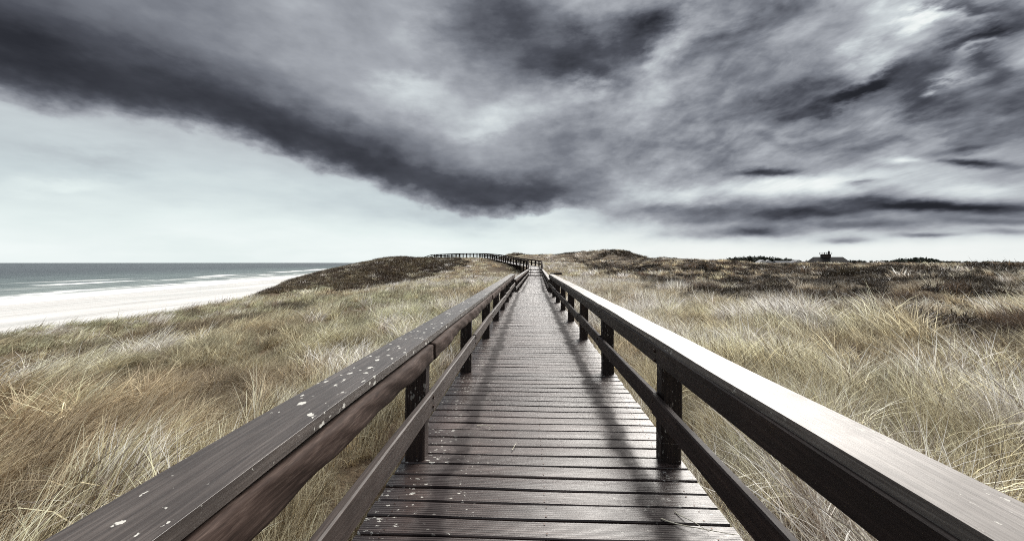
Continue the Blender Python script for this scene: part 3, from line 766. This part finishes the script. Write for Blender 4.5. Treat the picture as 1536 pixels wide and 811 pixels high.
def sample(d0, d1, dens, xlim=(-60, 140)):
    """random ground points in view between two distances, kept off the walkway"""
    half = R(82) if d1 < 45 else R(64); area = half * (d1 * d1 - d0 * d0); n = int(area * dens)
    d = np.sqrt(rng.uniform(d0 * d0, d1 * d1, n)); a = rng.uniform(-half, half, n) + R(YAW) * -1
    x = d * np.sin(a); y = d * np.cos(a)
    pd, pz = path_info(x, y); e = cliff_edge(y)
    k = (pd > 1.13) & (x > e - 6) & (x > xlim[0]) & (x < xlim[1])
    x, y, pd = x[k], y[k], pd[k]
    return x, y, height(x, y), pd

def wind(x, y):
    """the blades bow away from the viewer, swirling a little"""
    return R(1) * (4 + 80 * fbm(x / 3.0, y / 4.0, 91, 3) + np.where(x > 0, 25 * fbm(x / 1.1, y / 1.1, 95, 2), 0))

LODS = [  # d0, d1, density, blades, length, width, segments, radius
    (1.2, 7, 62, 46, (.5, 1.1), .006, 6, .13),
    (7, 17, 26, 46, (.5, 1.05), .0095, 5, .18),
    (17, 42, 8, 42, (.5, 1.0), .02, 4, .30),
    (42, 110, 2.0, 40, (.45, .9), .042, 3, .55),
    (110, 260, .35, 40, (.6, 1.2), .10, 3, 1.2),
]
for li, (d0, d1, dens, nb, Lr, wd, sg, rad) in enumerate(LODS):
    for side in (-1, 1):
        x, y, z, pd = sample(d0, d1, dens)
        k = (x < 0) if side < 0 else (x >= 0)
        x, y, z, pd = x[k], y[k], z[k], pd[k]
        tn, dk, hill = tints(x, y)
        k = ((hill < .5) | (rng.random(len(x)) < .36)) & (rng.random(len(x)) < .25 + 1.1 * ss(-.14, .12, fbm(x / 1.3, y / 1.7, 46, 2)))
        # thin and shorten beside the deck so that blades do not cover it
        x, y, z, pd, tn, dk = x[k], y[k], z[k], pd[k], tn[k], dk[k]
        if not len(x): continue
        lean = (24, 88) if side < 0 else (18, 68)
        tf = [tuft('grass_tuft', nb, Lr, wd, lean, 22 if side < 0 else 40, rad, sg, 1000 + li * 20 + v + (7 if side > 0 else 0), M_BLADE) for v in range(5)]
        s_ = (.50 + 1.25 * (fbm(x / 1.4, y / 1.8, 44, 2) + .25)) * rng.uniform(.8, 1.2, len(x))
        tw, tid = tussock(x, y, [.8, .95, 1.3, 2.4, 5][li], 17)
        s_ = s_ * (.62 + .62 * tw) ; tn = np.clip(tn * (.72 + .80 * tw + .30 * (tid - .5))[:, None], 0, .80)
        s_ = s_ * np.where(pd < 1.7, .62, 1.0)
        rot = np.stack([rng.normal(0, .08, len(x)), rng.normal(0, .08, len(x)), -wind(x, y) + rng.normal(0, R(12), len(x))], -1)
        where = 'left of the boardwalk towards the sea' if side < 0 else 'right of the boardwalk'
        depth_w = ['in the foreground', 'a few steps ahead', 'in the middle distance', 'far ahead', 'on the farthest dunes'][li]
        scatter('marram_grass', f'wind-bent dry dune grass {where}, {depth_w}', 'grass', tf, np.stack([x, y, z], -1), rot, np.stack([s_, s_, s_ * rng.uniform(.85, 1.15, len(x))], -1), tn)

# heath on the left dune and on the far hill tops
def heath(name, label, x, y, size, dens_col):
    z = height(x, y); n2 = fbm(x / 3, y / 3, 15, 3)
    col = np.array([.105, .078, .054]) * (1 - ss(-.1, .15, n2)[:, None]) + np.array([.20, .165, .105]) * ss(-.1, .15, n2)[:, None]
    col = col * rng.choice([.55, .8, 1.0, 1.9], (len(x), 1), p=[.3, .3, .25, .15]) * dens_col
    tf = [tuft('heath_tuft', 60, (.25 * size, .6 * size), .035 * size, (35, 60), 180, .45 * size, 2, 2000 + v, M_HEATH, 60) for v in range(4)]
    rot = np.stack([rng.normal(0, .15, len(x)), rng.normal(0, .15, len(x)), rng.uniform(0, 6.28, len(x))], -1); s_ = rng.uniform(.6, 1.3, len(x))
    scatter(name, label, 'heath', tf, np.stack([x, y, z], -1), rot, np.stack([s_, s_, s_], -1), col)
x = rng.uniform(-62, 2, 60000); y = rng.uniform(42, 128, 60000)
_, _, _, dk, hill = zone(x, y); pd, _z = path_info(x, y)
k = (hill > .5) & (pd > 1.3) & (x > cliff_edge(y) - 9); heath('heather', 'dark brown heath covering the rounded dune left of the stairs', x[k], y[k], .85, 1.0)
x = rng.uniform(-30, 130, 30000); y = rng.uniform(125, 215, 30000)
k = (fbm(x / 12, y / 12, 19, 3) + .06 * (height(x, y) - 2.6) > .09); heath('heather', 'dark scrub on the tops of the far dunes ahead', x[k], y[k], 1.3, .8)

x = rng.uniform(7, 75, 26000); y = rng.uniform(6, 95, 26000)
_, _, _, dk, hill = zone(x, y)
k = (dk > .55) & (fbm(x / 3.2, y / 2.4, 23, 3) > -.03) & (np.abs(x) < 1.6 * y + 6); heath('heather', 'dark low heath in the hollows of the ridge right of the boardwalk', x[k], y[k], 1.05, .36)

# ================================================================== distant village, woods and shrubs
def ray(px, d):
    """place on the ground plan seen at a compass bearing and distance"""
    return d * math.tan(math.atan((px - 768) / 600) - R(YAW)), d
def box(V, Fc, x0, x1, y0, y1, z0, z1):
    b0 = len(V)
    for z in (z0, z1): V += [(x0, y0, z), (x1, y0, z), (x1, y1, z), (x0, y1, z)]
    Fc += [tuple(b0 + i for i in f) for f in ((3, 2, 1, 0), (4, 5, 6, 7), (0, 1, 5, 4), (1, 2, 6, 5), (2, 3, 7, 6), (3, 0, 4, 7))]
def plain(name, col, rough=.8):
    m, t, b = new_mat(name); oc = t.node('ShaderNodeTexCoord').outputs['Object']
    t.put(b.inputs['Base Color'], t.mixc(t.noise(oc, 1.5, 4, .6), tuple(c * .75 for c in col), tuple(c * 1.2 for c in col))); b.inputs['Roughness'].default_value = rough
    return m
M_THATCH = plain('dark_thatch', (.02, .017, .015)); M_BRICK = plain('dark_brick', (.035, .026, .024)); M_WHITE = plain('white_render', (.78, .78, .76)); M_SLATE = plain('grey_slate', (.07, .08, .10)); M_GLASS = plain('dark_window_glass', (.03, .035, .04), .2); M_IRON = plain('dark_iron', (.02, .02, .02))

def house(px, d, z, w, dp, hw, hr, label, wm, rm, hip=0.0, rz=0.0, name='house'):
    x, y = ray(px, d); h = empty(name, (x, y, z)); h.rotation_euler.z = rz; tag(h, label, 'house')
    V, Fc = [], []; box(V, Fc, -w / 2, w / 2, -dp / 2, dp / 2, 0, hw); mesh_obj('wall', V, Fc, wm, h)
    e = .35; V = [(-w / 2 - e, -dp / 2 - e, hw - .15), (w / 2 + e, -dp / 2 - e, hw - .15), (w / 2 + e, dp / 2 + e, hw - .15), (-w / 2 - e, dp / 2 + e, hw - .15), (-w / 2 - e + hip, 0, hw + hr), (w / 2 + e - hip, 0, hw + hr)]
    rf = mesh_obj('roof', V, [(0, 1, 5, 4), (2, 3, 4, 5), (1, 2, 5), (3, 0, 4), (3, 2, 1, 0)], rm, h)
    if not hip:
        for q in (-1, 1):
            xo = q * (w / 2 + e + .02); mesh_obj('gable', [(xo, -dp / 2, hw - .15), (xo, dp / 2, hw - .15), (xo, 0, hw + hr - .35)], [(0, 1, 2)], wm, h)
    for i in range(max(2, int(w / 3))):
        cx = -w / 2 + (i + .5) * w / max(2, int(w / 3))
        V, Fc = [], []; box(V, Fc, cx - .5, cx + .5, -dp / 2 - .05, -dp / 2 + .04, hw * .35, hw * .8); wn = mesh_obj('window', V, Fc, M_GLASS, h)
        V, Fc = [], []; box(V, Fc, cx - .6, cx + .6, -dp / 2 - .12, -dp / 2 + .04, hw * .35 - .12, hw * .35 - .003); mesh_obj('sill', V, Fc, M_WHITE, wn)
    return h, rf
# big dark house with a lookout on its roof
hx, hf = house(1242, 250, -2.2, 21, 10, 3.0, 4.2, 'big dark thatched house with a railed lookout on its roof, on the horizon', M_BRICK, M_THATCH, 2.2)
V, Fc = [], []; box(V, Fc, -3.4, .6, -1.6, 1.6, 6.6, 8.7); lo = mesh_obj('lookout', V, Fc, M_BRICK, hx)
V, Fc = [], []; box(V, Fc, -3.8, 1.0, -2.0, 2.0, 8.702, 8.9); mesh_obj('platform', V, Fc, M_IRON, lo)
for cx in np.linspace(-3.6, .85, 4):
    for cy in (-1.9, 1.9):
        V, Fc = [], []; box(V, Fc, cx - .07, cx + .07, cy - .07, cy + .07, 8.902, 9.8); mesh_obj('baluster', V, Fc, M_IRON, lo)
for cy in (-1.9, 1.9):
    V, Fc = [], []; box(V, Fc, -3.7, .95, cy - .08, cy + .08, 9.802, 9.93); mesh_obj('guard_rail', V, Fc, M_IRON, lo)
V, Fc = [], []; box(V, Fc, .2, .8, -.4, .4, 8.902, 10.7); mesh_obj('chimney', V, Fc, M_BRICK, lo)
V, Fc = [], []; box(V, Fc, .42, .58, -.08, .08, 10.702, 11.3); mesh_obj('mast', V, Fc, M_IRON, lo)
# white cottages
for px_, d_, w_, rz_, lab in ((1142, 262, 6.0, R(80), 'small white gabled cottage, leftmost of the village roofs'), (1152, 268, 6.5, R(70), 'white gabled cottage just right of the leftmost cottage'),
                              (1193, 275, 4.5, R(85), 'tiny white cottage just left of the dark house with the lookout')):
    house(px_, d_, -.7, 7, w_, 2.1, 2.0, lab, M_WHITE, M_SLATE, 0, rz_, 'cottage')
house(1178, 285, -1.6, 16, 8, 2.2, 2.2, 'long grey slate-roofed house between the white cottages', M_SLATE, M_SLATE, .5, R(5), 'house')
house(1205, 300, -1.6, 12, 8, 2.2, 1.8, 'low dark-roofed house beside the big dark thatched house', M_SLATE, M_THATCH, .5, R(-8), 'house')

def woodland(name, label, px0, px1, d, top, n, seed, zb=-1.5):
    g = np.random.default_rng(seed); V, Fc = [], []
    for i in range(n):
        f = g.random(); px = px0 + (px1 - px0) * f; dd = d * g.uniform(.97, 1.08); x, y = ray(px, dd)
        env = math.sin(math.pi * min(max(f, .02), .98)) ** .35
        H = (top * env - zb) * g.uniform(.8, 1.05); rw = g.uniform(1.6, 3.2)
        m = 150
        u = g.normal(size=(m, 3)); u /= np.linalg.norm(u, axis=1)[:, None]; rr = g.uniform(.55, 1.0, m)[:, None] * (1 + .25 * np.sin(u[:, :1] * 5 + i))
        c = np.array([x, y, zb + H * .62]) + u * rr * np.array([rw, rw, H * .40])
        for q in c:
            s_ = g.uniform(.35, .75); a = g.normal(size=(3, 3)) * s_; b0 = len(V)
            V += [tuple(q + a[0]), tuple(q + a[1]), tuple(q + a[2])]; Fc.append((b0, b0 + 1, b0 + 2))
        b0 = len(V)
        for zz, r_ in ((zb - .5, .25), (zb + H * .8, .1)):
            V += [(x - r_, y - r_, zz), (x + r_, y - r_, zz), (x + r_, y + r_, zz), (x - r_, y + r_, zz)]
        Fc += [tuple(b0 + k for k in f_) for f_ in ((0, 1, 5, 4), (1, 2, 6, 5), (2, 3, 7, 6), (3, 0, 4, 7))]
    o = mesh_obj(name, V, Fc, M_WOOD); tag(o, label, 'woods', kind='stuff')
m, t, b = new_mat('pine_foliage'); oc = t.node('ShaderNodeTexCoord').outputs['Object']
t.put(b.inputs['Base Color'], t.ramp(t.noise(oc, .35, 4, .6), [(.3, (.020, .028, .020)), (.7, (.05, .062, .042))])); b.inputs['Roughness'].default_value = .9; M_WOOD = m
woodland('woodland', 'dark strip of pine wood behind the white cottages', 1075, 1196, 390, 7.2, 130, 1)
woodland('woodland', 'dark strip of pine wood right of the thatched house', 1335, 1412, 330, 5.0, 90, 2)
woodland('woodland', 'thin dark line of trees along the far horizon', 930, 1560, 700, 5.6, 260, 3)

def shrub(px, d, h, label, seed):
    x, y = ray(px, d); z = float(height(np.array([x]), np.array([y]))[0]) - .1
    g = np.random.default_rng(seed); V, Fc = [], []
    def twig(p, dr, L, r, lev):
        q = p + dr * L; s1 = np.cross(dr, [0, 1, .1]); s1 /= np.linalg.norm(s1); s2 = np.cross(dr, s1); b0 = len(V)
        for (c, rr) in ((p, r), (q, r * .55)):
            for a in range(3): V.append(tuple(c + rr * (s1 * math.cos(a * 2.1) + s2 * math.sin(a * 2.1))))
        for a in range(3): Fc.append((b0 + a, b0 + (a + 1) % 3, b0 + 3 + (a + 1) % 3, b0 + 3 + a))
        if lev:
            for _ in range(3):
                d2 = dr + g.normal(size=3) * .45; d2[2] = abs(d2[2]) + .15; d2 /= np.linalg.norm(d2); twig(q, d2, L * g.uniform(.55, .85), r * .6, lev - 1)
    for _ in range(6):
        dr = g.normal(size=3) * .5; dr[2] = 1; dr /= np.linalg.norm(dr); twig(np.array([0, 0, 0.]), dr, h * .36, .035 * h, 3)
    o = mesh_obj('shrub', V, Fc, M_TWIG); o.location = (x, y, z); tag(o, label, 'shrub', 'bare shrubs on the ridge')
M_TWIG = plain('bare_twigs', (.05, .04, .032))
shrub(1283, 60, 1.3, 'bare twiggy shrub on the ridge right of the thatched house', 5)
shrub(1496, 38, .9, 'bare twiggy shrub on the ridge at the far right edge', 6)
shrub(1100, 90, 1.0, 'low bare shrub on the ridge below the left pine wood', 8)

# ================================================================== small things on the deck
m, t, b = new_mat('dry_stalk'); b.inputs['Base Color'].default_value = (.55, .52, .42, 1); b.inputs['Roughness'].default_value = .6; M_STALK = m
t.put(b.inputs['Base Color'], t.ramp(t.noise(t.node('ShaderNodeTexCoord').outputs['Object'], 20, 3), [(.3, (.42, .38, .28)), (.7, (.62, .6, .5))]))
def stalk(px, py, L, bend, rz, label):
    d = 600 * CAM_H / (py - 393.5); x = (px - 795) / 600 * d
    n = 10; pts, a, p = [], 0.0, np.array([0., 0., .006])
    rings = []
    for i in range(n + 1):
        rings.append(p.copy()); a += bend / n; p = p + np.array([math.cos(a), math.sin(a), 0]) * L / n + np.array([0, 0, .004 * math.sin(i * .6)])
    V, Fc = [], []
    for i, p in enumerate(rings):
        r = .0042 * (1 - .6 * i / n)
        for k in range(4): V.append((p[0], p[1] + r * math.cos(k * 1.571), p[2] + r * math.sin(k * 1.571)))
    for i in range(n):
        for k in range(4): Fc.append((i * 4 + k, i * 4 + (k + 1) % 4, i * 4 + 4 + (k + 1) % 4, i * 4 + 4 + k))
    o = mesh_obj('grass_stalk', V, Fc, M_STALK, smooth=True); o.location = (x, d, .004); o.rotation_euler.z = rz
    tag(o, label, 'stalk', 'fallen stalks on the deck')
stalk(715, 640, .22, -1.3, R(10), 'short curved dry stalk lying mid-deck left of centre')
stalk(988, 773, .42, .7, R(-40), 'long curved dry stalk lying near the right front of the deck')
stalk(1008, 762, .22, .5, R(-70), 'short dry stalk lying just above the long one at right front')
stalk(768, 676, .12, .3, R(65), 'tiny straight dry stalk lying on the mid-deck planks')
